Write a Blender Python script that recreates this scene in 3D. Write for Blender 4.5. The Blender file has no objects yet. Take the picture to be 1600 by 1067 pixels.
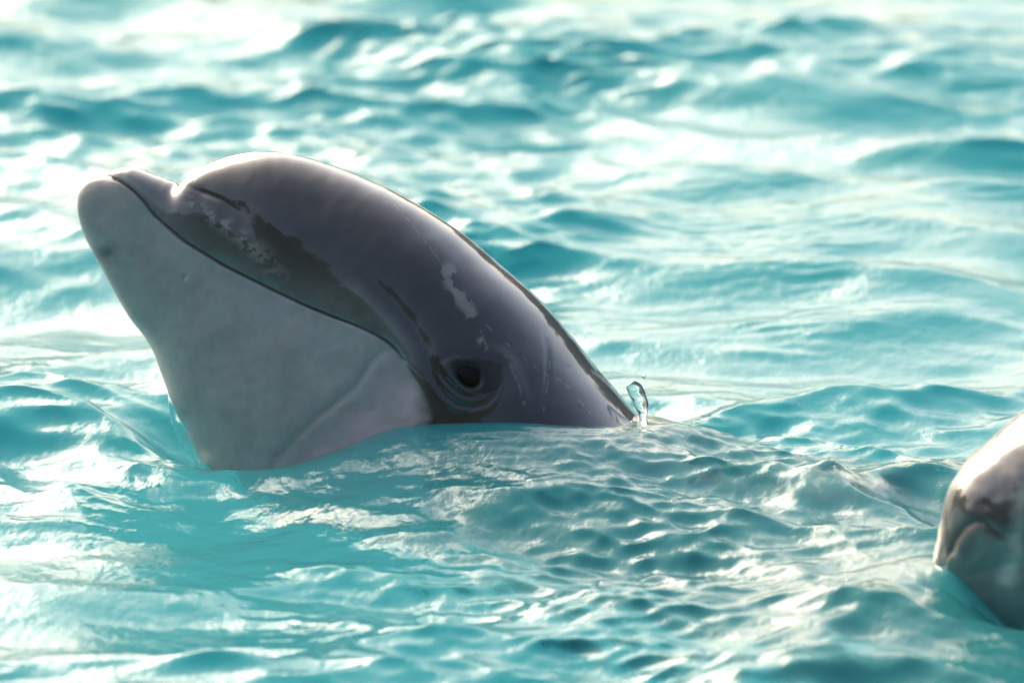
import bpy, math
import numpy as np
from mathutils import Matrix, Vector

rng = np.random.default_rng(7)
sc = bpy.context.scene
col = sc.collection

# ------------------------------------------------------------------ camera
PITCH = math.radians(12.5)
LENS, DIST = 230.0, 5.0
KPX = 36.0 / (LENS * 1600.0)                      # tangent per photograph pixel
C_R = np.array([1.0, 0.0, 0.0])
C_U = np.array([0.0, math.sin(PITCH), math.cos(PITCH)])
C_F = np.array([0.0, math.cos(PITCH), -math.sin(PITCH)])


def ray(u, v):
    u = np.asarray(u, float); v = np.asarray(v, float)
    return (C_F + ((u - 800.0) * KPX)[..., None] * C_R + ((533.5 - v) * KPX)[..., None] * C_U)


CAM = -DIST * ray(660.0, 700.0)                   # the world origin lies on the water beside the dolphin


def project(P):
    d = P - CAM
    f = d @ C_F
    return 800.0 + (d @ C_R) / f / KPX, 533.5 - (d @ C_U) / f / KPX


cd = bpy.data.cameras.new('camera')
cam = bpy.data.objects.new('camera', cd)
col.objects.link(cam)
cam.location = CAM
cam.rotation_euler = (math.pi / 2 - PITCH, 0, 0)
cd.lens = LENS
cd.sensor_width = 36.0
cd.clip_start = 0.1
cd.clip_end = 2000.0
cd.dof.use_dof = True
cd.dof.focus_distance = 4.93
cd.dof.aperture_fstop = 7.0
sc.camera = cam

# ------------------------------------------------------------------ sky, sun, exposure
SUN_EL, SUN_AZ = math.radians(26.0), math.radians(-28.0)    # azimuth from +Y, negative towards -X
w = bpy.data.worlds.new('World')
sc.world = w
w.use_nodes = True
wn = w.node_tree.nodes
sky = wn.new('ShaderNodeTexSky')
sky.sky_type = 'NISHITA'
sky.sun_disc = False
sky.sun_elevation = SUN_EL
sky.sun_rotation = SUN_AZ
sky.air_density = 0.85
sky.dust_density = 4.5
sky.ozone_density = 1.0
bg = wn['Background']
bg.inputs['Strength'].default_value = 0.13
wb = wn.new('ShaderNodeVectorMath')                # hazy evening air: a slightly warm white balance for the whole sky
wb.operation = 'MULTIPLY'
wb.inputs[1].default_value = (1.04, 1.0, 0.94)
w.node_tree.links.new(sky.outputs[0], wb.inputs[0])
w.node_tree.links.new(wb.outputs[0], bg.inputs['Color'])

sl = bpy.data.lights.new('sun', 'SUN')
sl.energy = 0.75
sl.angle = math.radians(40.0)
sl.color = (1.0, 0.91, 0.76)
sun = bpy.data.objects.new('sun', sl)
col.objects.link(sun)
sd = Vector((math.sin(SUN_AZ) * math.cos(SUN_EL), math.cos(SUN_AZ) * math.cos(SUN_EL), math.sin(SUN_EL)))
sun.rotation_euler = sd.to_track_quat('Z', 'Y').to_euler()
sun.location = sd * 30

vs = sc.view_settings
vs.view_transform = 'Standard'
vs.look = 'None'
vs.gamma = 1.0
vs.use_curve_mapping = False
vs.exposure = 1.16
cy = sc.cycles
cy.use_denoising = True
cy.max_bounces = 12
cy.diffuse_bounces = 4
cy.glossy_bounces = 5
cy.transmission_bounces = 8
cy.volume_bounces = 5
cy.sample_clamp_indirect = 8.0
cy.blur_glossy = 0.6

# ------------------------------------------------------------------ helpers


def lerp(a, b, t):
    return a + (b - a) * t


def sstep(a, b, x):
    t = np.clip((x - a) / (b - a), 0, 1)
    return t * t * (3 - 2 * t)


_perm = rng.permutation(4096)
_val = rng.random(4096) * 2 - 1


def vnoise(x, y, seed=0):
    xi = np.floor(x).astype(np.int64); yi = np.floor(y).astype(np.int64)
    fx = x - xi; fy = y - yi
    fx = fx * fx * fx * (fx * (fx * 6 - 15) + 10); fy = fy * fy * fy * (fy * (fy * 6 - 15) + 10)

    def h(a, b):
        return _val[_perm[(_perm[(a + 57 * seed) & 4095] + b) & 4095]]
    return lerp(lerp(h(xi, yi), h(xi + 1, yi), fx), lerp(h(xi, yi + 1), h(xi + 1, yi + 1), fx), fy)


def fbm(x, y, oct=4, seed=0):
    s = 0; a = 1.0; t = 0
    for k in range(oct):
        s = s + a * vnoise(x * 2 ** k + 31.7 * k, y * 2 ** k - 17.3 * k, seed + k); t += a; a *= 0.5
    return s / t


def poly_dist(u, v, pts):
    """distance to a polyline, position along it 0..1, signed side"""
    pts = np.asarray(pts, float)
    seg = np.hypot(*(pts[1:] - pts[:-1]).T)
    cum = np.concatenate([[0], np.cumsum(seg)])
    best = np.full(u.shape, 1e9); tt = np.zeros(u.shape); sg = np.zeros(u.shape)
    for i in range(len(pts) - 1):
        a, b = pts[i], pts[i + 1]
        d = b - a
        t = np.clip(((u - a[0]) * d[0] + (v - a[1]) * d[1]) / (d @ d), 0, 1)
        ex = u - a[0] - t * d[0]; ey = v - a[1] - t * d[1]
        r = np.hypot(ex, ey)
        m = r < best
        best = np.where(m, r, best)
        tt = np.where(m, (cum[i] + t * seg[i]) / cum[-1], tt)
        sg = np.where(m, np.sign(d[0] * ey - d[1] * ex), sg)
    return best, tt, sg


def catmull(P, t):
    """Catmull-Rom through rows of P at station parameters t"""
    P = np.asarray(P, float)
    n = len(P)
    Q = np.vstack([2 * P[0] - P[1], P, 2 * P[-1] - P[-2]])
    i = np.clip(np.floor(t).astype(int), 0, n - 2)
    f = (t - i)[:, None]
    a, b, c, d = Q[i], Q[i + 1], Q[i + 2], Q[i + 3]
    return 0.5 * (2 * b + (c - a) * f + (2 * a - 5 * b + 4 * c - d) * f ** 2 + (3 * b - a - 3 * c + d) * f ** 3)


def mesh_obj(name, V, F, mat, parent=None, smooth=True, colors=None, attrs=None):
    me = bpy.data.meshes.new(name)
    V = np.asarray(V, np.float32); F = np.asarray(F, np.int32)
    me.vertices.add(len(V)); me.vertices.foreach_set('co', V.ravel())
    me.loops.add(F.size); me.loops.foreach_set('vertex_index', F.ravel())
    me.polygons.add(len(F))
    k = F.shape[1]
    me.polygons.foreach_set('loop_start', np.arange(0, F.size, k, dtype=np.int32))
    me.polygons.foreach_set('use_smooth', np.full(len(F), smooth))
    me.update(calc_edges=True)
    if colors is not None:
        a = me.color_attributes.new('skin', 'FLOAT_COLOR', 'POINT')
        c = np.ones((len(V), 4), np.float32); c[:, :3] = colors
        a.data.foreach_set('color', c.ravel())
    for n_, vals in (attrs or {}).items():
        a = me.attributes.new(n_, 'FLOAT', 'POINT')
        a.data.foreach_set('value', np.asarray(vals, np.float32))
    me.materials.append(mat)
    o = bpy.data.objects.new(name, me)
    col.objects.link(o)
    if parent:
        o.parent = parent
    return o


def grid_faces(nr, nc, wrap=False):
    r = np.arange(nr - 1)[:, None]
    c = np.arange(nc if wrap else nc - 1)[None, :]
    c2 = (c + 1) % nc
    return np.stack([r * nc + c, r * nc + c2, (r + 1) * nc + c2, (r + 1) * nc + c], -1).reshape(-1, 4)


def tag(o, label=None, cat=None, group=None, kind=None):
    for k, x in (('label', label), ('category', cat), ('group', group), ('kind', kind)):
        if x:
            o[k] = x
    return o


def new_mat(name):
    m = bpy.data.materials.new(name)
    m.use_nodes = True
    return m, m.node_tree.nodes, m.node_tree.links


# ------------------------------------------------------------------ materials
WATER_MILK = 0.36
def make_skin():
    m, n, l = new_mat('wet_dolphin_skin')
    b = n['Principled BSDF']
    at = n.new('ShaderNodeAttribute'); at.attribute_name = 'skin'
    wet = n.new('ShaderNodeAttribute'); wet.attribute_name = 'wet'
    tc = n.new('ShaderNodeTexCoord')
    mot = n.new('ShaderNodeTexNoise'); mot.inputs['Scale'].default_value = 120; mot.inputs['Detail'].default_value = 6
    l.new(tc.outputs['Object'], mot.inputs['Vector'])
    mr = n.new('ShaderNodeMapRange'); mr.inputs['To Min'].default_value = 0.86; mr.inputs['To Max'].default_value = 1.14
    l.new(mot.outputs['Fac'], mr.inputs['Value'])
    mul = n.new('ShaderNodeVectorMath'); mul.operation = 'SCALE'
    l.new(at.outputs['Color'], mul.inputs[0]); l.new(mr.outputs[0], mul.inputs['Scale'])
    l.new(mul.outputs[0], b.inputs['Base Color'])
    b.inputs['IOR'].default_value = 1.40
    b.inputs['Coat IOR'].default_value = 1.60
    # a film of water with ragged edges: smooth where it stands, dull where it has run off
    film = n.new('ShaderNodeTexNoise'); film.inputs['Scale'].default_value = 9; film.inputs['Detail'].default_value = 9
    film.inputs['Roughness'].default_value = 0.62; film.inputs['Distortion'].default_value = 0.8
    l.new(tc.outputs['Object'], film.inputs['Vector'])
    add = n.new('ShaderNodeMath'); add.operation = 'ADD'
    l.new(film.outputs['Fac'], add.inputs[0]); l.new(wet.outputs['Fac'], add.inputs[1])
    th = n.new('ShaderNodeMapRange'); th.interpolation_type = 'SMOOTHSTEP'
    th.inputs['From Min'].default_value = 0.98; th.inputs['From Max'].default_value = 1.06
    l.new(add.outputs[0], th.inputs['Value'])
    cw = n.new('ShaderNodeMapRange'); cw.inputs['To Min'].default_value = 0.12; cw.inputs['To Max'].default_value = 1.0
    l.new(th.outputs[0], cw.inputs['Value']); cw.inputs['To Min'].default_value = 0.2; l.new(cw.outputs[0], b.inputs['Coat Weight'])
    cr = n.new('ShaderNodeMapRange'); cr.inputs['To Min'].default_value = 0.28; cr.inputs['To Max'].default_value = 0.045
    l.new(th.outputs[0], cr.inputs['Value']); l.new(cr.outputs[0], b.inputs['Coat Roughness'])
    rg = n.new('ShaderNodeMapRange'); rg.inputs['To Min'].default_value = 0.5; rg.inputs['To Max'].default_value = 0.36
    l.new(th.outputs[0], rg.inputs['Value']); l.new(rg.outputs[0], b.inputs['Roughness'])
    fine = n.new('ShaderNodeTexNoise'); fine.inputs['Scale'].default_value = 420; fine.inputs['Detail'].default_value = 3
    l.new(tc.outputs['Object'], fine.inputs['Vector'])
    bp = n.new('ShaderNodeBump'); bp.inputs['Strength'].default_value = 0.15; bp.inputs['Distance'].default_value = 0.0008
    l.new(fine.outputs['Fac'], bp.inputs['Height'])
    l.new(bp.outputs[0], b.inputs['Normal'])
    wav = n.new('ShaderNodeTexNoise'); wav.inputs['Scale'].default_value = 30; wav.inputs['Detail'].default_value = 6
    l.new(tc.outputs['Object'], wav.inputs['Vector'])
    bp2 = n.new('ShaderNodeBump'); bp2.inputs['Strength'].default_value = 0.3; bp2.inputs['Distance'].default_value = 0.0012
    l.new(wav.outputs['Fac'], bp2.inputs['Height'])
    bp3 = n.new('ShaderNodeBump'); bp3.inputs['Strength'].default_value = 0.5; bp3.inputs['Distance'].default_value = 0.0006
    l.new(th.outputs[0], bp3.inputs['Height']); l.new(bp2.outputs[0], bp3.inputs['Normal'])
    l.new(bp3.outputs[0], b.inputs['Coat Normal'])
    return m


def make_eye():
    m, n, l = new_mat('dark_eye')
    b = n['Principled BSDF']
    tex = n.new('ShaderNodeTexNoise'); tex.inputs['Scale'].default_value = 200
    rmp = n.new('ShaderNodeValToRGB')
    rmp.color_ramp.elements[0].color = (0.004, 0.004, 0.004, 1); rmp.color_ramp.elements[1].color = (0.016, 0.013, 0.011, 1)
    l.new(tex.outputs['Fac'], rmp.inputs['Fac']); l.new(rmp.outputs[0], b.inputs['Base Color'])
    b.inputs['Roughness'].default_value = 0.3
    b.inputs['Specular IOR Level'].default_value = 0.2
    return m


def make_water():
    """clear rippled surface over milky turquoise water: half of the view sinks in, half comes back as scattered light"""
    m, n, l = new_mat('turquoise_pool_water')
    n.remove(n['Principled BSDF'])
    out = n['Material Output']
    tc = n.new('ShaderNodeTexCoord')
    nz = n.new('ShaderNodeTexNoise'); nz.inputs['Scale'].default_value = 110; nz.inputs['Detail'].default_value = 5
    mp = n.new('ShaderNodeMapping'); mp.inputs['Scale'].default_value = (1.0, 0.6, 1.0); mp.inputs['Rotation'].default_value = (0, 0, 0.2)
    l.new(tc.outputs['Object'], mp.inputs['Vector']); l.new(mp.outputs[0], nz.inputs['Vector'])
    bp = n.new('ShaderNodeBump'); bp.inputs['Strength'].default_value = 0.3; bp.inputs['Distance'].default_value = 0.004
    l.new(nz.outputs['Fac'], bp.inputs['Height'])
    up = n.new('ShaderNodeCombineXYZ'); up.inputs[2].default_value = 1.0
    df = n.new('ShaderNodeBsdfDiffuse'); df.inputs['Color'].default_value = (0.10, 0.66, 0.68, 1)
    l.new(up.outputs[0], df.inputs['Normal'])          # scattering below the surface does not follow the ripples
    rf = n.new('ShaderNodeBsdfRefraction'); rf.inputs['IOR'].default_value = 1.333; rf.inputs['Roughness'].default_value = 0.02
    l.new(bp.outputs[0], rf.inputs['Normal'])
    mx = n.new('ShaderNodeMixShader'); mx.inputs[0].default_value = WATER_MILK
    l.new(rf.outputs[0], mx.inputs[1]); l.new(df.outputs[0], mx.inputs[2])
    gl = n.new('ShaderNodeBsdfGlossy'); gl.inputs['Roughness'].default_value = 0.03
    l.new(bp.outputs[0], gl.inputs['Normal'])
    fr = n.new('ShaderNodeFresnel'); fr.inputs['IOR'].default_value = 1.333
    l.new(bp.outputs[0], fr.inputs['Normal'])
    m2 = n.new('ShaderNodeMixShader')
    l.new(fr.outputs[0], m2.inputs[0]); l.new(mx.outputs[0], m2.inputs[1]); l.new(gl.outputs[0], m2.inputs[2])
    l.new(m2.outputs[0], out.inputs['Surface'])
    ab = n.new('ShaderNodeVolumeAbsorption'); ab.inputs['Color'].default_value = (0.14, 0.84, 0.88, 1); ab.inputs['Density'].default_value = 0.45
    l.new(ab.outputs[0], out.inputs['Volume'])
    return m


def make_splash():
    m, n, l = new_mat('clear_splash_water')
    b = n['Principled BSDF']
    b.inputs['Base Color'].default_value = (0.97, 1, 1, 1)
    b.inputs['Roughness'].default_value = 0.02
    b.inputs['IOR'].default_value = 1.333
    b.inputs['Transmission Weight'].default_value = 1.0
    return m


def make_floor():
    m, n, l = new_mat('painted_pool_floor')
    b = n['Principled BSDF']
    tex = n.new('ShaderNodeTexNoise'); tex.inputs['Scale'].default_value = 3
    rmp = n.new('ShaderNodeValToRGB')
    rmp.color_ramp.elements[0].color = (0.30, 0.72, 0.74, 1); rmp.color_ramp.elements[1].color = (0.42, 0.80, 0.80, 1)
    l.new(tex.outputs['Fac'], rmp.inputs['Fac']); l.new(rmp.outputs[0], b.inputs['Base Color'])
    return m


M_SKIN, M_EYE, M_WATER, M_SPLASH, M_FLOOR = make_skin(), make_eye(), make_water(), make_splash(), make_floor()

# ------------------------------------------------------------------ dolphin loft
MM = DIST * KPX                                   # metres per photograph pixel at the dolphin


class Sagittal:
    """the animal's plane of symmetry: through a point of the water, facing the camera, turned by yaw"""

    def __init__(self, u, v, yaw):
        r = ray(u, v)
        self.o = CAM + r * (-CAM[2] / r[2])
        c, s = math.cos(yaw), math.sin(yaw)
        self.n = -C_F * c + C_R * s * -1.0
        self.n /= np.linalg.norm(self.n)

    def at(self, uv, wlat):
        r = ray(uv[..., 0], uv[..., 1])
        t = ((self.o + self.n * 0 - CAM) @ self.n + wlat) / (r @ self.n)
        return CAM + r * t[..., None]


def loft(sag, D, M, V, W, ts, n_up, n_lo, e_up, e_lo):
    """near half of a body: rows follow ts, columns run from the back (D) over the side (M) to the belly (V)"""
    d, mm, v = catmull(D, ts), catmull(M, ts), catmull(V, ts)
    ww = catmull(np.asarray(W, float)[:, None], ts)[:, 0] * MM
    ww = np.maximum(ww, 0)
    Pd, Pv = sag.at(d, np.zeros(len(ts))), sag.at(v, np.zeros(len(ts)))
    Pm0 = sag.at(mm, ww) - sag.n * ww[:, None]    # foot of the side line on the plane
    a = np.linspace(0, 1, n_up); a = 1 - (1 - a) ** 1.35          # denser towards the side line
    th = a * math.pi / 2
    rows = []
    for k, t in enumerate(th):
        c = np.cos(t) ** (2 / e_up); s = np.sin(t) ** (2 / e_up)
        rows.append(Pm0 + (Pd - Pm0) * c[..., None] if np.ndim(c) else Pm0 + (Pd - Pm0) * c)
        rows[-1] = rows[-1] + sag.n * (ww * s)[:, None]
    b = np.linspace(0, 1, n_lo)[1:]; b = b ** 1.35
    for t in b * math.pi / 2:
        c = math.cos(t) ** (2 / e_lo) if math.cos(t) > 1e-9 else 0.0
        s = math.sin(t) ** (2 / e_lo)
        rows.append(Pm0 + (Pv - Pm0) * s + sag.n * (ww * c)[:, None])
    return np.stack(rows, 1), n_up - 1            # (ns, nt, 3), index of the side line


def row_normals(P):
    du = np.gradient(P, axis=0); dv = np.gradient(P, axis=1)
    n = np.cross(du, dv)
    return n / np.maximum(np.linalg.norm(n, axis=-1, keepdims=True), 1e-12)


def close_body(P, sag):
    """mirror the near half over the plane and stitch it into one closed tube; returns vertices, faces, source index"""
    ns, nt, _ = P.shape
    off = (P - sag.o) @ sag.n
    P[:, 0] -= sag.n * off[:, 0][:, None]; P[:, -1] -= sag.n * off[:, -1][:, None]
    off = (P - sag.o) @ sag.n
    far = P - 2 * sag.n * off[..., None]
    ring = np.concatenate([P, far[:, -2:0:-1]], 1)
    nc = ring.shape[1]
    src = np.concatenate([np.arange(nt), np.arange(nt - 2, 0, -1)])
    return ring.reshape(-1, 3), grid_faces(ns, nc, wrap=True), src


# ---- the first dolphin: back line, mouth line, chin line, half width (photograph units)
ST = [
    ((167, 275), (167, 275), (167, 275), 0),
    ((180, 266), (173, 277.5), (138, 283.5), 17),
    ((192, 262.6), (180, 280.5), (124.5, 303), 27),
    ((204, 261.8), (189, 285), (122.5, 330), 35),
    ((216, 264), (200, 293), (132, 364), 43),
    ((238, 272.4), (217, 308), (148, 397), 53),
    ((268, 284), (239, 336), (163, 424), 63),
    ((286, 288.5), (263, 357), (185, 463), 74),
    ((310, 266.5), (286, 377), (207, 498), 86),
    ((348, 248.5), (318, 397), (230, 527), 100),
    ((390, 239), (353, 418), (247, 556), 114),
    ((432, 238), (390, 436.5), (259, 586), 128),
    ((486, 248), (434, 458), (271, 617), 144),
    ((545, 269), (478, 479), (283, 645), 160),
    ((605, 296), (521, 496.5), (297, 668), 176),
    ((665, 329), (560, 511), (309, 695), 190),
    ((722, 369), (597, 530), (322, 721), 203),
    ((780, 420), (629, 559), (335, 748), 215),
    ((835, 468), (658, 602), (352, 785), 226),
    ((888, 530), (694, 652), (378, 830), 238),
    ((940, 596), (745, 712), (415, 880), 250),
    ((1002, 662), (812, 782), (470, 945), 266),
    ((1090, 712), (905, 848), (560, 1020), 288),
    ((1230, 758), (1040, 924), (720, 1110), 318),
]


def body_tail(ST, pts):
    for i, (c, hd, wd) in enumerate(pts):
        p = np.array(pts[i - 1][0] if i else ((np.array(ST[-1][0]) + np.array(ST[-1][2])) / 2), float)
        q = np.array(pts[min(i + 1, len(pts) - 1)][0], float)
        t = (q - p) / np.linalg.norm(q - p)
        up = np.array([t[1], -t[0]])
        c = np.array(c, float)
        ST.append((tuple(c + up * hd), tuple(c), tuple(c - up * hd), wd))


body_tail(ST, [((1290, 1090), 350, 345), ((1720, 1300), 385, 380), ((2300, 1500), 370, 360), ((2900, 1740), 290, 270),
               ((3500, 1960), 200, 160), ((4050, 2160), 125, 80), ((4450, 2300), 70, 40), ((4620, 2360), 30, 14)])

SAG = Sagittal(660, 692, math.radians(15.0))
ts = np.concatenate([np.linspace(0.02, 3, 70, endpoint=False), np.linspace(3, 22, 620, endpoint=False), np.linspace(22, len(ST) - 1, 70)])
D1, M1, V1, W1 = ([s[k] for s in ST] for k in range(4))
P, JM = loft(SAG, D1, M1, V1, W1, ts, 112, 124, 2.25, 2.35)
u, v = project(P)
nrm = row_normals(P)
if np.mean((nrm[200:400, 60:160] @ SAG.n)) < 0:
    nrm = -nrm
S2 = np.repeat(ts[:, None], P.shape[1], 1)
J2 = np.repeat(np.arange(P.shape[1])[None], P.shape[0], 0)
upper = (J2 <= JM)
disp = np.zeros(u.shape)                          # photograph units, outward
head = 1 - sstep(19.5, 21.0, S2)

# mouth: a closed lip line, fading behind the corner
MOUTH = [(167, 275), (187, 284), (207.5, 298.5), (225, 316), (239.5, 336), (262.7, 356.6), (286, 377), (318, 397), (353, 417.6),
         (390.6, 436.5), (434, 458), (478, 478.6), (521, 496), (558, 510), (587.5, 524.6), (611, 539), (630, 561)]
dm, tm, _ = poly_dist(u, v, MOUTH)
side = np.where(upper, 1.0, -1.0)
mfade = 1 - sstep(0.93, 1.0, tm) * 0.8
mouth_end = 1 - sstep(16.6, 18.4, S2)
disp -= 3.4 * np.exp(-(dm / 2.2) ** 2) * mfade * mouth_end
disp += np.where(upper, -1.5, 2.2) * np.exp(-(dm / 14.0) ** 2) * mouth_end * sstep(0.0, 0.05, tm)
# fold behind the mouth corner and the cheek ridge that runs on from it
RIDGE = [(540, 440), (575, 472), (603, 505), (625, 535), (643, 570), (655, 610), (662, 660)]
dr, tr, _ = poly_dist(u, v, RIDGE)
disp += 3.6 * np.exp(-(dr / 13.0) ** 2) * np.sin(np.pi * np.clip(tr, 0, 1)) ** 0.6
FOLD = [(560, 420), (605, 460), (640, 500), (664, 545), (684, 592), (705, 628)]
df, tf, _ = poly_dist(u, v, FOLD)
disp -= 4.0 * np.exp(-(df / 12.0) ** 2) * np.sin(np.pi * tf) ** 0.6
# crease between the beak and the melon
CREASE = [(284, 288), (300, 293), (318, 300), (345, 312), (371, 332), (397, 359), (420, 383), (448, 410), (490, 440), (540, 470)]
dc, tcx, sgc = poly_dist(u, v, CREASE)
disp -= (2.5 * np.exp(-(dc / 4.5) ** 2) * (1 - sstep(0.1, 0.4, tcx)) + 4.5 * np.exp(-(dc / 24.0) ** 2)) * (1 - sstep(0.12, 0.62, tcx)) * sstep(0.0, 0.12, tcx) * upper
# beak shoulder just under the crease and the melon's cheek above it
BSH = [(250, 288), (290, 310), (330, 335), (370, 370), (410, 405), (450, 440)]
db, tb, _ = poly_dist(u, v, BSH)
disp += 2.2 * np.exp(-(db / 17.0) ** 2) * np.sin(np.pi * tb) ** 1.2
MCH = [(330, 275), (380, 300), (430, 340), (490, 390), (550, 430)]
dk, tk, _ = poly_dist(u, v, MCH)
disp += 3.0 * np.exp(-(dk / 30.0) ** 2) * np.sin(np.pi * tk) ** 2
# throat crease
THROAT = [(630, 563), (616, 551), (602, 547), (590, 554), (578, 570), (555, 607), (523, 631), (491, 656), (465, 682), (440, 711), (420, 740)]
dt, tt_, sgt = poly_dist(u, v, THROAT)
disp -= 2.2 * np.exp(-(dt / 7.0) ** 2) * (1 - 0.6 * tt_)
disp += 2.0 * np.exp(-((dt - 18) / 16.0) ** 2) * np.where(sgt < 0, 1.0, 0.4) * (1 - 0.5 * tt_)
# eye: socket, lids and the folds round it
EC, EA = (732.0, 588.0), math.radians(32)
ex = (u - EC[0]) * math.cos(EA) + (v - EC[1]) * math.sin(EA)
ey = -(u - EC[0]) * math.sin(EA) + (v - EC[1]) * math.cos(EA)
eang = np.arctan2(ey, ex)
er = np.hypot(ex / 21.0, ey / 14.0) * (1 + 0.05 * np.cos(3 * eang + 0.6) + 0.05 * fbm(u / 14.0, v / 14.0, 2, 91))   # 1 = the eye opening
lowlid = 0.5 + 0.5 * np.sin(eang - 0.2)           # stronger folds under the eye
disp += 7.0 * np.exp(-(er / 3.4) ** 2)
disp -= 11.0 * (1 - sstep(0.5, 1.5, er))
disp += (0.2 + 1.3 * lowlid) * np.exp(-((er - 1.6) / 0.3) ** 2)
disp -= (0.2 + 1.2 * lowlid) * np.exp(-((er - 2.15) / 0.3) ** 2)
LID = [(679, 590), (684, 602), (697, 619), (715, 632), (738, 637), (760, 632), (774, 618), (780, 598), (776, 578)]
dl, tl, _ = poly_dist(u, v, LID)
disp -= 1.8 * np.exp(-(dl / 5.0) ** 2) * np.sin(np.pi * tl) ** 0.5
disp += 2.0 * np.exp(-((dl - 8) / 5.0) ** 2) * np.sin(np.pi * tl) ** 0.5
BROW = [(770, 548), (787, 558), (798, 582), (810, 606), (818, 632), (822, 668)]
dw, tw, _ = poly_dist(u, v, BROW)
disp += 4.2 * np.exp(-(dw / 13.0) ** 2) * np.sin(np.pi * np.clip(tw, 0.02, 1)) ** 0.5
WR = [(850, 510), (856, 550), (855, 600), (846, 660)]
dwr, twr, _ = poly_dist(u, v, WR)
disp -= 1.5 * np.exp(-(dwr / 5.0) ** 2) * np.sin(np.pi * twr)
# small scars on the lower jaw, uneven flesh
for (px, py, rr, dd) in ((288, 433, 4, 2.0), (168, 397, 10, 2.0), (430, 713, 4, 1.5)):
    disp -= dd * np.exp(-((u - px) ** 2 + (v - py) ** 2) / rr ** 2)
disp += 1.6 * fbm(u / 70.0, v / 70.0, 3, 3) * sstep(1, 6, S2)
P = P + nrm * (disp * head * sstep(0.0, 2.0, S2) * MM)[..., None]

# ---- skin colour by place on the animal
nz1 = fbm(u / 38.0, v / 38.0, 5, 11); nz2 = fbm(u / 9.0, v / 9.0, 3, 21)
dark = np.array([0.036, 0.033, 0.030]); mid = np.array([0.135, 0.145, 0.142]); pale = np.array([0.355, 0.375, 0.375])
pink = np.array([0.62, 0.46, 0.50]); tip = np.array([0.36, 0.345, 0.32])
c = np.zeros(u.shape + (3,)) + dark


def blend(c, colr, k):
    return c * (1 - k[..., None]) + np.asarray(colr) * k[..., None]


lowk = np.where(upper, 0.0, 1.0) * (S2 < 60)
# the pale chin and throat end behind the mouth corner along a near-vertical soft edge
edge = 648 + (v - 560) * 0.10 + 10 * nz1
back_edge = 1 - sstep(-16, 16, u - edge)
c = blend(c, pale * 1.0, lowk * back_edge)
belly = sstep(0.35, 0.75, (J2 - JM) / (P.shape[1] - JM)) * lowk * (1 - back_edge)
c = blend(c, pale, belly)
# sides of the upper beak fade from dark on top to grey green at the lip
lip = np.exp(-(dm / 46.0) ** 1.6) * upper * mouth_end
c = blend(c, mid * 1.1, np.clip(lip * (1.0 + 0.3 * nz1), 0, 1))
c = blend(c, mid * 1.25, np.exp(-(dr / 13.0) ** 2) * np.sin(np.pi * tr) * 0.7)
c = blend(c, np.array([0.23, 0.235, 0.23]), np.clip(sstep(310, 200, u), 0, 1) * upper * 0.85)
# mottled grey over the front of the lower jaw
c = blend(c, np.array([0.225, 0.24, 0.24]), np.clip(0.5 + 1.1 * nz1, 0, 1) * lowk * back_edge * 0.5)
jt = np.exp(-(np.hypot(u - 160, v - 300) / 48.0) ** 2.5)
c = blend(c, tip, np.clip(jt * (0.85 + 0.5 * nz1), 0, 1) * lowk)
c = blend(c, np.array([0.10, 0.105, 0.105]), np.exp(-(np.hypot((u - 168) / 1.3, v - 395) / 13.0) ** 2) * 0.75)
# rosy throat patch under the crease
THP = (sgt < 0) & (dt < 400)
pk = sstep(2, 60, dt) * np.where(sgt < 0, 1.0, 0.0) * lowk * back_edge
c = blend(c, pink, np.clip(pk * (0.75 + 0.5 * nz1), 0, 0.9))
# dark lip line, eye patch
c = blend(c, np.array([0.02, 0.022, 0.02]), np.exp(-(dm / 1.7) ** 2) * mfade * mouth_end * (0.62 + 0.3 * nz1))
c = blend(c, np.array([0.014, 0.014, 0.015]), np.exp(-(er / 2.3) ** 3) * 0.95)
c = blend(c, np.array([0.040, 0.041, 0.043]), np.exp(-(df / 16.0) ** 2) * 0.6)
c = blend(c, mid * 0.85, np.exp(-(np.hypot((u - 795) / 0.6, v - 600) / 26.0) ** 2) * 0.45)
# sky sheen painted into skin along beak and above eye; also old rake marks
BEAK_SHEEN = [(262, 292), (300, 318), (326, 338), (352, 352), (378, 372), (400, 392), (425, 420), (450, 440)]
d1, t1, _ = poly_dist(u, v, BEAK_SHEEN)
sheen_rakes = np.clip(sstep(0.10, 0.26, fbm(u / 11.0, v / 8.0, 4, 41) + 0.16) * np.exp(-(d1 / (8.0 + 8.0 * t1)) ** 2) * np.sin(np.pi * t1) ** 0.5, 0, 1)
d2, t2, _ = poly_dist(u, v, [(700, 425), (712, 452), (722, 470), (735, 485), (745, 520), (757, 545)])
eye_sheen = sstep(0.02, 0.12, fbm(u / 20.0, v / 20.0, 4, 45) + 0.12) * np.exp(-(d2 / (15.0 * (1 - 0.7 * t2))) ** 4)
sheen_rakes = np.maximum(sheen_rakes, eye_sheen)
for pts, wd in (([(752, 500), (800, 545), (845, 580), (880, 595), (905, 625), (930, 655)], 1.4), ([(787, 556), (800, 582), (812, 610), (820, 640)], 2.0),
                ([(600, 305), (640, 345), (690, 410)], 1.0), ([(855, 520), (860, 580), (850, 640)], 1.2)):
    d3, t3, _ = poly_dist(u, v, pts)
    sheen_rakes = np.maximum(sheen_rakes, 0.6 * np.exp(-(d3 / wd) ** 2) * sstep(-0.15, 0.2, nz2))
c = blend(c, np.array([0.30, 0.29, 0.27]), sheen_rakes * 0.75)
c *= (1 + 0.07 * nz1 + 0.05 * nz2)[..., None]
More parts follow.
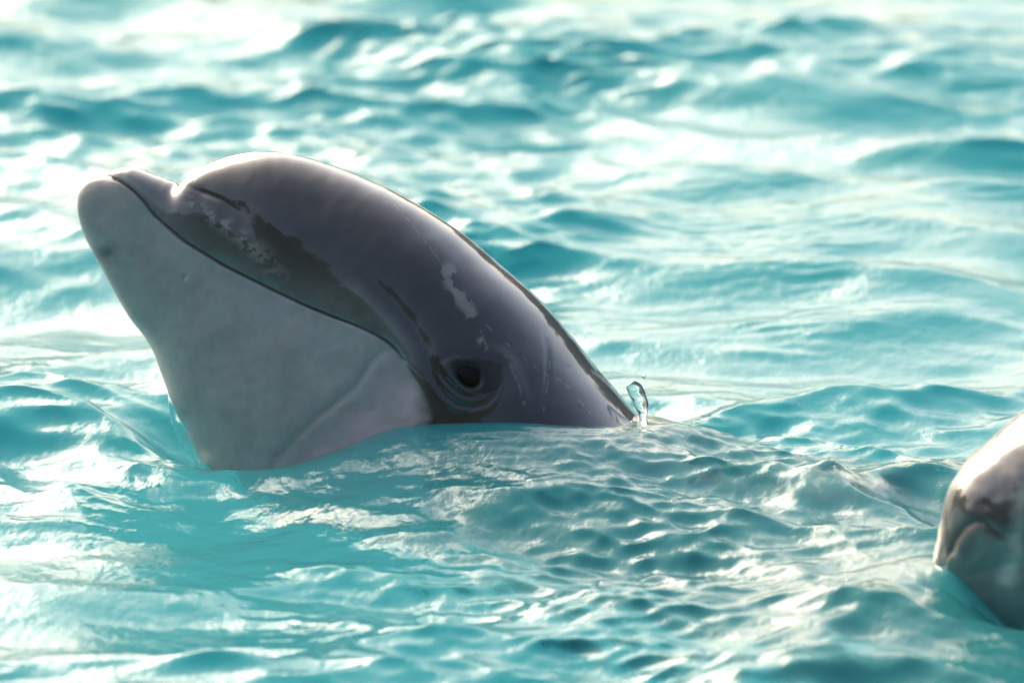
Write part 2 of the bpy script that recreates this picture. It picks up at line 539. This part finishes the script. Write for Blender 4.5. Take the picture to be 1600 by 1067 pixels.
# where a film of water stands on the skin and where it has run off
wet = 0.70 + 0.32 * fbm(u / 70.0, v / 45.0, 4, 61)
wet = wet + 0.28 * sstep(560, 380, v) * upper - np.where(upper, 0.0, 0.42 * back_edge) - 0.12 * lip - 0.55 * np.exp(-(er / 2.0) ** 2) - 0.25 * np.exp(-(np.hypot(u - 284, v - 296) / 50.0) ** 2)

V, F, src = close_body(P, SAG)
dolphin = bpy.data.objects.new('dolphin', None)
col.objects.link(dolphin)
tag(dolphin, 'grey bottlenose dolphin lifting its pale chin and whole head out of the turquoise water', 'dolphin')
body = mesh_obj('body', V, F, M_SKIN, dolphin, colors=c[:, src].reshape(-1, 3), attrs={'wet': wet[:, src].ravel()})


def nearest_on(P, uu, vv, px, py, k=1):
    d = (uu - px) ** 2 + (vv - py) ** 2
    i = np.unravel_index(np.argmin(d), d.shape)
    return P[i], i


u1, v1 = project(P)
n1 = row_normals(P)
if np.mean((n1[200:400, 60:160] @ SAG.n)) < 0:
    n1 = -n1
# eyes, the far one mirrored
ep, ei = nearest_on(P, u1, v1, *EC)
en = nrm[ei]
for s in (0, 1):
    a = np.linspace(0, np.pi, 25)[:, None]; b = np.linspace(0, 2 * np.pi, 40, endpoint=False)[None]
    E = np.stack([np.cos(a) + 0 * b, np.sin(a) * np.cos(b), np.sin(a) * np.sin(b)], -1) * np.array([0.0050, 0.0118, 0.0084])
    t1_ = (C_R * math.cos(EA) - C_U * math.sin(EA)); t1_ = t1_ - en * (t1_ @ en); t1_ /= np.linalg.norm(t1_)
    t2_ = np.cross(en, t1_)
    W_ = ep - en * 0.0012 + E @ np.stack([en, t1_, t2_])
    if s:
        W_ = W_ - 2 * ((W_ - SAG.o) @ SAG.n)[..., None] * SAG.n
    mesh_obj('eye', W_.reshape(-1, 3), grid_faces(25, 40, True), M_EYE, dolphin)

# ------------------------------------------------------------------ the second dolphin
ST2 = [
    ((1436, 935), (1436, 935), (1436, 935), 0),
    ((1450, 905), (1452, 930), (1458, 958), 32),
    ((1461, 862), (1475, 915), (1490, 990), 62),
    ((1471, 815), (1502, 905), (1535, 1020), 95),
    ((1481, 775), (1540, 890), (1590, 1050), 130),
    ((1497, 742), (1590, 880), (1660, 1080), 165),
    ((1530, 702), (1650, 870), (1740, 1110), 195),
    ((1602, 638), (1740, 850), (1860, 1140), 230),
    ((1710, 568), (1850, 840), (1990, 1160), 270),
    ((1860, 510), (2000, 840), (2150, 1190), 310),
    ((2080, 490), (2180, 850), (2280, 1230), 335),
    ((2350, 560), (2350, 930), (2390, 1300), 330),
    ((2640, 760), (2560, 1070), (2500, 1390), 290),
    ((2870, 1060), (2740, 1270), (2640, 1500), 230),
    ((3040, 1420), (2900, 1540), (2780, 1660), 150),
    ((3150, 1800), (3060, 1840), (2970, 1880), 70),
    ((3200, 2050), (3180, 2056), (3160, 2062), 20),
]
SAG2 = Sagittal(1480, 905, math.radians(12.0))
ts2 = np.concatenate([np.linspace(0.02, 8, 240, endpoint=False), np.linspace(8, len(ST2) - 1, 60)])
P2, J2M = loft(SAG2, *([s[k] for s in ST2] for k in range(4)), ts2, 70, 80, 2.2, 2.2)
u2, v2 = project(P2)
nr2 = row_normals(P2)
if np.mean(nr2[60:200, 30:100] @ SAG2.n) < 0:
    nr2 = -nr2
dd = np.zeros(u2.shape)
CR2 = [(1488, 862), (1496, 842), (1508, 824), (1524, 814), (1540, 818), (1558, 832), (1580, 844), (1620, 858), (1680, 880)]
da, ta, sga = poly_dist(u2, v2, CR2)
dd -= 2.0 * np.exp(-(da / 5.0) ** 2) * (1 - 0.8 * ta)
dd += 2.2 * np.exp(-((da - 14) / 12.0) ** 2) * np.where(sga > 0, 1.0, 0.2) * (1 - 0.7 * ta)
dd += 3.0 * fbm(u2 / 60.0, v2 / 60.0, 3, 71)
P2 = P2 + nr2 * (dd * sstep(0, 3, np.repeat(ts2[:, None], P2.shape[1], 1)) * MM)[..., None]
nzb = fbm(u2 / 30.0, v2 / 30.0, 4, 73)
c2 = np.zeros(u2.shape + (3,)) + np.array([0.055, 0.055, 0.055])
c2 = blend(c2, np.array([0.15, 0.15, 0.15]), np.where(sga > 0, 1.0, 0.0) * sstep(0, 12, da))
fl = sstep(0.15, 0.3, fbm(u2 / 22.0, v2 / 34.0, 4, 75) + 0.1)
d4, t4, _ = poly_dist(u2, v2, [(1602, 770), (1590, 820), (1582, 880), (1572, 905)])  # cream caustic streak painted into the skin colour
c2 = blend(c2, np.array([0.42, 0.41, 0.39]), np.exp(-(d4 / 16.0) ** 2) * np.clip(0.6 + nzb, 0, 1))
c2 *= (1 + 0.2 * nzb)[..., None]
V, F, src = close_body(P2, SAG2)
second = mesh_obj('dolphin', V, F, M_SKIN, colors=c2[:, src].reshape(-1, 3), attrs={'wet': np.full(len(V), 0.6)})
tag(second, 'second dolphin surfacing with only its rounded wet grey head showing, marked by a short crease', 'dolphin')
u2, v2 = project(P2)

# ------------------------------------------------------------------ water surface


def contact(Pn, uu, vv, pts):
    return np.array([nearest_on(Pn, uu, vv, *p)[0] for p in pts])


K1 = contact(P, u1, v1, [(322, 722), (330, 736), (355, 742), (385, 742), (420, 737), (455, 729), (500, 714), (545, 698), (580, 683), (612, 673),
                         (650, 667), (700, 664), (760, 661), (820, 664), (870, 667), (920, 668), (958, 667), (992, 660)])
K2 = contact(P2, u2, v2, [(1458, 880), (1478, 886), (1500, 903), (1520, 925), (1550, 955), (1580, 988), (1602, 1008)])


def densify(K, n=6):
    t = np.linspace(0, len(K) - 1, (len(K) - 1) * n + 1)
    return catmull(K, np.minimum(t, len(K) - 1 - 1e-6))


KK = np.vstack([densify(K1), densify(K2)])


def axis(lo, hi, step, far, grow=1.12):
    core = np.arange(lo, hi, step)
    up, s, x = [], step, hi
    while x < far:
        up.append(x); s *= grow; x += s
    dn, s, x = [], step, lo - step
    while x > -far:
        dn.append(x); s *= grow; x -= s
    return np.concatenate([dn[::-1], core, up])


ax_x = axis(-0.64, 0.68, 0.0019, 60.0)
ax_y = axis(-0.85, 2.25, 0.0032, 60.0)
X, Y = np.meshgrid(ax_x, ax_y)
cell = np.maximum(np.gradient(ax_x)[None, :], np.gradient(ax_y)[:, None])


def waves(X, Y):
    """choppy sum of waves: returns displacement in x, y, z"""
    r = np.random.default_rng(23)
    wx = X + 0.05 * vnoise(X * 2.2, Y * 2.2, 5); wy = Y + 0.05 * vnoise(X * 2.2 + 9, Y * 2.2, 6)
    DX = np.zeros_like(X); DY = np.zeros_like(X); Z = np.zeros_like(X)
    patch = 0.65 + 0.9 * np.clip(0.5 + 1.2 * vnoise(X * 3.1, Y * 2.3, 8), 0, 1)
    patch2 = np.clip(0.25 + 1.6 * vnoise(X * 7.0 + 3, Y * 4.5, 9), 0, 1.6) * patch + 0.6 * np.exp(-((X - 0.18) / 0.22) ** 2 - ((Y + 0.18) / 0.25) ** 2)
    for lo, hi, n_, slope, spread, ruffle in ((0.45, 1.1, 9, 0.075, 1.1, 0), (0.16, 0.45, 18, 0.125, 0.5, 0),
                                              (0.08, 0.18, 24, 0.11, 0.5, 1), (0.03, 0.08, 34, 0.085, 0.65, 2), (0.012, 0.03, 40, 0.095, 0.45, 3)):
        for k in range(n_):
            lam = math.exp(r.uniform(math.log(lo), math.log(hi)))
            ang = math.radians(-100) + r.normal(0, spread)
            kk = 2 * math.pi / lam
            a = slope * math.sqrt(2.0 / n_) / kk
            ph = r.uniform(0, 2 * math.pi)
            kx, ky = math.cos(ang) * kk, math.sin(ang) * kk
            arg = kx * wx + ky * wy + ph
            f = 1 - sstep(0.12, 0.35, cell / lam)
            if ruffle:
                f = f * (patch if ruffle == 1 else patch ** 1.6 if ruffle == 2 else patch2)
            s_, c_ = np.sin(arg), np.cos(arg)
            Z += a * f * c_
            q = 0.9 * a * f
            DX -= q * math.cos(ang) * s_; DY -= q * math.sin(ang) * s_
    return DX, DY, Z


DX, DY, Z = waves(X, Y)


def water_px(px, py):
    r = ray(px, py)
    return (CAM + r * (-CAM[2] / r[2]))[:2]


def bump_at(px, py, sx, sy, h, rot=0.0, sharp=2.0):
    cx, cy_ = water_px(px, py)
    a = (X - cx) * math.cos(rot) + (Y - cy_) * math.sin(rot); b = -(X - cx) * math.sin(rot) + (Y - cy_) * math.cos(rot)
    return h * np.exp(-(np.abs(a / sx) ** sharp + np.abs(b / sy) ** sharp))


# the pointed wave and the swelling pushed up over the submerged back
Z += bump_at(1315, 795, 0.045, 0.08, 0.030, 0.3, 1.3)
Z += bump_at(1000, 770, 0.13, 0.12, 0.012)
Z += bump_at(330, 800, 0.10, 0.13, -0.020)
ch = np.exp(-(((X - water_px(1030, 770)[0]) / 0.20) ** 2 + ((Y - water_px(1030, 770)[1]) / 0.17) ** 2))
ripple = fbm(X * 46 + 14 * Y, Y * 26, 4, 81)
# water meets the animals: level pulled to the contact line
near = (np.abs(X) < 1.0) & (np.abs(Y) < 1.4)
xs, ys = X[near], Y[near]
num = np.zeros_like(xs); den = np.zeros_like(xs); dmin = np.full_like(xs, 9.0)
for k in KK:
    d2_ = (xs - k[0]) ** 2 + (ys - k[1]) ** 2
    wgt = 1.0 / (d2_ + 4e-5) ** 1.7
    num += wgt * k[2]; den += wgt
    dmin = np.minimum(dmin, np.sqrt(d2_))
bl = np.exp(-(dmin / 0.07) ** 2)
Z[near] = Z[near] * (1 - 0.93 * bl) + (num / den) * bl
DX[near] *= 1 - bl; DY[near] *= 1 - bl
calm = np.ones_like(X); calm[near] = sstep(0.0, 0.05, dmin)
Z += (ch * 0.0026 + 0.0008 * np.exp(-(X ** 2 + Y ** 2) / 0.3)) * ripple * calm
# capillary rings running off the animals' skin
cap = np.clip(0.4 + 1.3 * fbm(xs * 13, ys * 9, 3, 85), 0, 1.3)
Z[near] += 0.00042 * cap * np.exp(-dmin / 0.075) * sstep(0.0, 0.012, dmin) * np.cos(2 * np.pi * dmin / 0.0135 + 5 * fbm(xs * 9, ys * 7, 2, 87))
nr_, nc_ = X.shape
TOP = np.stack([X + DX, Y + DY, Z], -1).reshape(-1, 3)
FT = grid_faces(nr_, nc_)
# closed basin: skirt and underside
DEPTH = 1.5
per = np.concatenate([np.arange(nc_), np.arange(1, nr_) * nc_ + nc_ - 1, (nr_ - 1) * nc_ + np.arange(nc_ - 2, -1, -1), np.arange(nr_ - 2, 0, -1) * nc_])
low = TOP[per].copy(); low[:, 2] = -DEPTH
nb = len(TOP)
ii = np.arange(len(per)); jj = (ii + 1) % len(per)
SK = np.stack([per[ii], nb + ii, nb + jj, per[jj]], -1)
cen = nb + len(per)
# underside as thin quads through two centre points
BT = np.stack([nb + ii, np.full_like(ii, cen), np.full_like(ii, cen), nb + jj], -1)
VV = np.vstack([TOP, low, [[0, 0, -DEPTH]]])
me_v, me_f = VV, np.vstack([FT, SK])
water = mesh_obj('water', me_v, me_f, M_WATER)
bm_tri = BT[:, [0, 1, 3]]
import bmesh
bm = bmesh.new(); bm.from_mesh(water.data); bm.verts.ensure_lookup_table()
for t in bm_tri:
    bm.faces.new([bm.verts[int(q)] for q in t])
bm.to_mesh(water.data); bm.free()
tag(water, kind='structure')

fl_v = [(-62, -62, -DEPTH + 0.05), (62, -62, -DEPTH + 0.05), (62, 62, -DEPTH + 0.05), (-62, 62, -DEPTH + 0.05)]
floor = mesh_obj('pool_floor', fl_v, [[0, 1, 2, 3]], M_FLOOR, smooth=False)
tag(floor, kind='structure')

# ------------------------------------------------------------------ unseen dark bank added for the reflections, raised behind the camera to bound them
def make_reflection_bank():
    m, n, l = new_mat('dark_reflection_bank')
    b = n['Principled BSDF']
    tex = n.new('ShaderNodeTexNoise'); tex.inputs['Scale'].default_value = 0.6; tex.inputs['Detail'].default_value = 6
    rmp = n.new('ShaderNodeValToRGB')
    rmp.color_ramp.elements[0].color = (0.035, 0.04, 0.032, 1); rmp.color_ramp.elements[1].color = (0.075, 0.08, 0.068, 1)
    tc = n.new('ShaderNodeTexCoord'); l.new(tc.outputs['Object'], tex.inputs['Vector'])
    l.new(tex.outputs['Fac'], rmp.inputs['Fac']); l.new(rmp.outputs[0], b.inputs['Base Color'])
    b.inputs['Roughness'].default_value = 0.9
    return m


az = np.linspace(0, 2 * np.pi, 360, endpoint=False)
rr_ = np.array([84.0, 92.0, 100.0, 110.0, 130.0]); prof = np.array([-0.3, 0.45, 0.85, 1.0, 0.6])
hh = 13.0 + 58.0 * sstep(0.2, 0.9, 0.5 - 0.5 * np.cos(az)) + 5.0 * vnoise(az * 7, az * 0 + 3, 15) + 3.5 * vnoise(az * 45, az * 0 + 3, 16)
HV = np.stack([np.sin(az)[None] * rr_[:, None], np.cos(az)[None] * rr_[:, None], prof[:, None] * hh[None]], -1).reshape(-1, 3)
reflection_bank = mesh_obj('reflection_bank', HV, grid_faces(5, 360, True), make_reflection_bank())
tag(reflection_bank, kind='structure')

# ------------------------------------------------------------------ thrown water
def sheet(name, inner, outer, thick, label, cat, wave=0.0):
    t = np.linspace(0, 1, 60)
    A = catmull(inner, t * (len(inner) - 1 - 1e-6)); B = catmull(outer, t * (len(outer) - 1 - 1e-6))
    a, b = SAG.at(A, np.zeros(60)), SAG.at(B, np.zeros(60))
    ph = np.linspace(0, 2 * np.pi, 28, endpoint=False)
    taper = np.sqrt(np.clip(np.sin(np.pi * np.clip(t, 0.004, 0.996)), 0, 1))
    wob = 1 + wave * vnoise(t * 9, t * 0 + 2.0, 33)
    R = ((a + b) / 2)[:, None] + ((b - a) / 2)[:, None] * (np.cos(ph)[None, :, None]) + SAG.n * (thick * MM * taper * wob)[:, None, None] * np.sin(ph)[None, :, None]
    o = mesh_obj(name, R.reshape(-1, 3), grid_faces(60, 28, True), M_SPLASH)
    return tag(o, label, cat)


sheet('water_film', [(255, 570), (270, 604), (283, 634), (293, 655), (302, 675), (312, 697), (324, 719), (338, 740)],
      [(250, 573), (261, 605), (265, 640), (268, 668), (277, 688), (292, 708), (309, 725), (328, 742)], 9.0,
      'thin clear sheet of water clinging under the chin of the dolphin', 'water film', 0.5)
sheet('water_splash', [(985, 598), (979, 605), (983, 617), (990, 632), (998, 650), (1004, 664)],
      [(992, 595), (1001, 600), (1008, 613), (1013, 632), (1010, 652), (1006, 664)], 8.0,
      'small glassy splash thrown up behind the back of the dolphin', 'splash', 0.12)


def drop(px, py, r, w_, label):
    a = np.linspace(0.02, np.pi - 0.02, 14)[:, None]; b = np.linspace(0, 2 * np.pi, 20, endpoint=False)[None]
    E = np.stack([np.sin(a) * np.cos(b), np.sin(a) * np.sin(b), np.cos(a) * 1.35 * (1 - 0.12 * np.cos(a)) + 0 * b], -1) * r * MM
    o = mesh_obj('water_drop', (SAG.at(np.array([px, py], float), np.array(w_)) + E).reshape(-1, 3), grid_faces(14, 20, True), M_SPLASH)
    return tag(o, label, 'droplet')


drop(1006, 588, 2.6, 0.0, 'tiny clear droplet flying above the small glassy splash')
